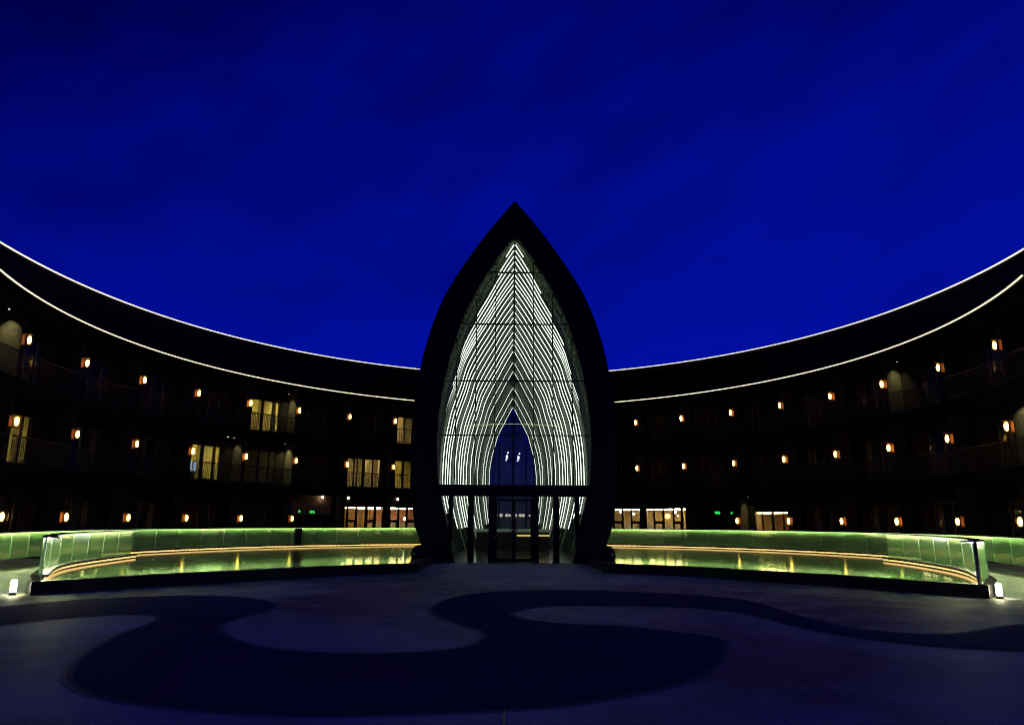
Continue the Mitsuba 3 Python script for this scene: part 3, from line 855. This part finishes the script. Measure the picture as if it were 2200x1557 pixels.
# soffit lamps of the ground floor left of the arch
for a, nm in ((134.05, 'beside the exit sign'), (129.69, 'over the brown lobby windows'), (121.11, 'over the lobby windows next to the arch')):
    p = WL.pt(a, WL.R + 0.95, 3.23)
    k = thing('soffit_lamp', f'round white soffit lamp {nm} left of the arch', 'lamp')
    put('globe', ball(p, 0.085, sub=2), 'led_body', k, smooth=True, emit=(14, 12, 9), weight=0.8)
    put('fitting', cyl((p[0], p[1], 3.31), 0.06, 0.038, 12), 'black_metal', k)

# small lamps and a screen inside the lobbies
for W, a, r, z, rad, em, lab in ((WR, 61.0, 0.9, 2.33, 0.07, (9, 9, 8), 'first white globe lamp inside the lobby right of the arch'),
                                 (WR, 58.7, 0.9, 2.18, 0.10, (9, 9, 8), 'larger white globe lamp behind the second lobby window right of the arch'),
                                 (WR, 51.6, 0.9, 2.32, 0.08, (9, 9, 8), 'upper white globe lamp behind the lobby windows further right'),
                                 (WR, 51.4, 1.1, 2.05, 0.07, (9, 8, 6), 'lower white globe lamp behind the lobby windows further right'),
                                 (WR, 53.6, 1.6, 2.0, 0.22, (1.6, 0.75, 0.12), 'round orange lamp glowing inside the lobby right of the arch'),
                                 (WL, 118.9, 0.8, 1.72, 0.12, (9, 8.5, 7.5), 'bright white lamp behind the lobby windows left of the arch')):
    p = W.pt(a, W.Rw + r, z)
    k = thing('lobby_lamp', lab, 'lamp', 'lamps inside the lobbies')
    put('globe', ball(p, rad, sub=2), 'led_body', k, smooth=True, emit=em, weight=0.4)
    put('cord', cyl((p[0], p[1], z + rad), 0.012, 3.34 - z - rad, 8), 'black_metal', k)
k = thing('information_screen', 'small cyan glowing screen behind the brown lobby windows left of the arch', 'screen')
put('screen', WL.slab(129.75, WL.Rw + 0.62, WL.Rw + 0.64, -0.16, 0.16, 0.9, 1.75), 'led_body', k, emit=(0.02, 0.45, 0.6), weight=0.2)
put('case', WL.slab(129.75, WL.Rw + 0.645, WL.Rw + 0.72, -0.2, 0.2, 0.02, 1.8), 'black_metal', k)

# exit signs


def exit_sign(W, a, z, w, label):
    k = thing('exit_sign', label, 'exit sign')
    r = W.Rw - 0.10
    put('casing', W.slab(a, r, r + 0.09, -w / 2 - 0.03, w / 2 + 0.03, z - 0.12, z + 0.12), 'black_metal', k)
    put('face', W.slab(a, r - 0.012, r - 0.001, -w / 2, w / 2, z - 0.09, z + 0.09), 'led_body', k, emit=(0.02, 0.75, 0.12), weight=0.3)
    # running figure and arrow
    t = math.radians(a)
    tan, rad = np.array([-math.sin(t), math.cos(t), 0]), np.array([math.cos(t), math.sin(t), 0])
    o = np.r_[W.c, 0] + rad * (r - 0.02)
    P2 = [LineString([(-0.02, 0.02), (0.0, -0.02)]).buffer(0.018), LineString([(0.0, -0.02), (0.04, -0.03), (0.03, -0.075)]).buffer(0.01),
          LineString([(0.0, -0.02), (-0.03, -0.05), (-0.07, -0.055)]).buffer(0.01), LineString([(-0.02, 0.025), (0.03, 0.015), (0.05, 0.03)]).buffer(0.009),
          LineString([(-0.02, 0.025), (-0.06, 0.015)]).buffer(0.009), LineString([(-0.012, 0.058), (-0.011, 0.058)]).buffer(0.017),
          LineString([(0.09, 0.0), (0.19, 0.0)]).buffer(0.012), LineString([(0.16, 0.04), (0.2, 0.0), (0.16, -0.04)]).buffer(0.012)]
    m = extr(unary_union(P2), 0, 0.006)
    v = np.array(m.vertices)
    put('pictogram', fixn(trimesh.Trimesh(o - np.outer(v[:, 2], rad) - np.outer(v[:, 0], tan) + np.outer(v[:, 1], [0, 0, 1]) + np.array([0, 0, z]), m.faces, process=False)), 'sign_white', k)


exit_sign(WL, 135.5, 2.16, 0.42, 'green lit exit sign over the dark door left of the arch')
exit_sign(WL, 137.7, 2.18, 0.16, 'small green lit exit sign further left beside the lit entry wall')
exit_sign(WR, 43.4, 2.24, 0.42, 'green lit exit sign right of the arch')
exit_sign(WR, 41.0, 2.22, 0.12, 'tiny green lit exit sign further right near the brown lit wall')
k = thing('entry_door', 'dark door below the green exit sign left of the arch', 'door')
put('leaf', WL.sector(WL.Rw - 0.05, WL.Rw - 0.001, 133.9, 136.8, 0.0, 1.9), 'black_metal', k)
put('frame', cat([WL.slab(136.9, WL.Rw - 0.08, WL.Rw - 0.001, -0.03, 0.03, 0, 1.96), WL.slab(133.8, WL.Rw - 0.08, WL.Rw - 0.001, -0.03, 0.03, 0, 1.96)]), 'brown_wall', k)
k = put('entry_wall', WL.sector(WL.Rw - 0.012, WL.Rw - 0.002, 132.3, 139.4, 1.98, 3.34), 'brown_wall', 'hotel_wing')
# television in a middle floor room
tv = WL
k = thing('television', 'bluish glowing television in the lit middle floor room of the left wing', 'television')
put('screen', WL.slab(155.0, WL.Rw + 0.42, WL.Rw + 0.45, -0.42, 0.36, 4.62, 5.2), 'led_body', k, emit=(0.32, 0.5, 0.85), weight=0.2)
put('case', WL.slab(155.0, WL.Rw + 0.455, WL.Rw + 0.5, -0.45, 0.39, 4.58, 5.23), 'black_metal', k)
put('stand', WL.slab(155.0, WL.Rw + 0.40, WL.Rw + 0.7, -0.3, 0.25, 3.95, 4.575), 'desk_wood', k)
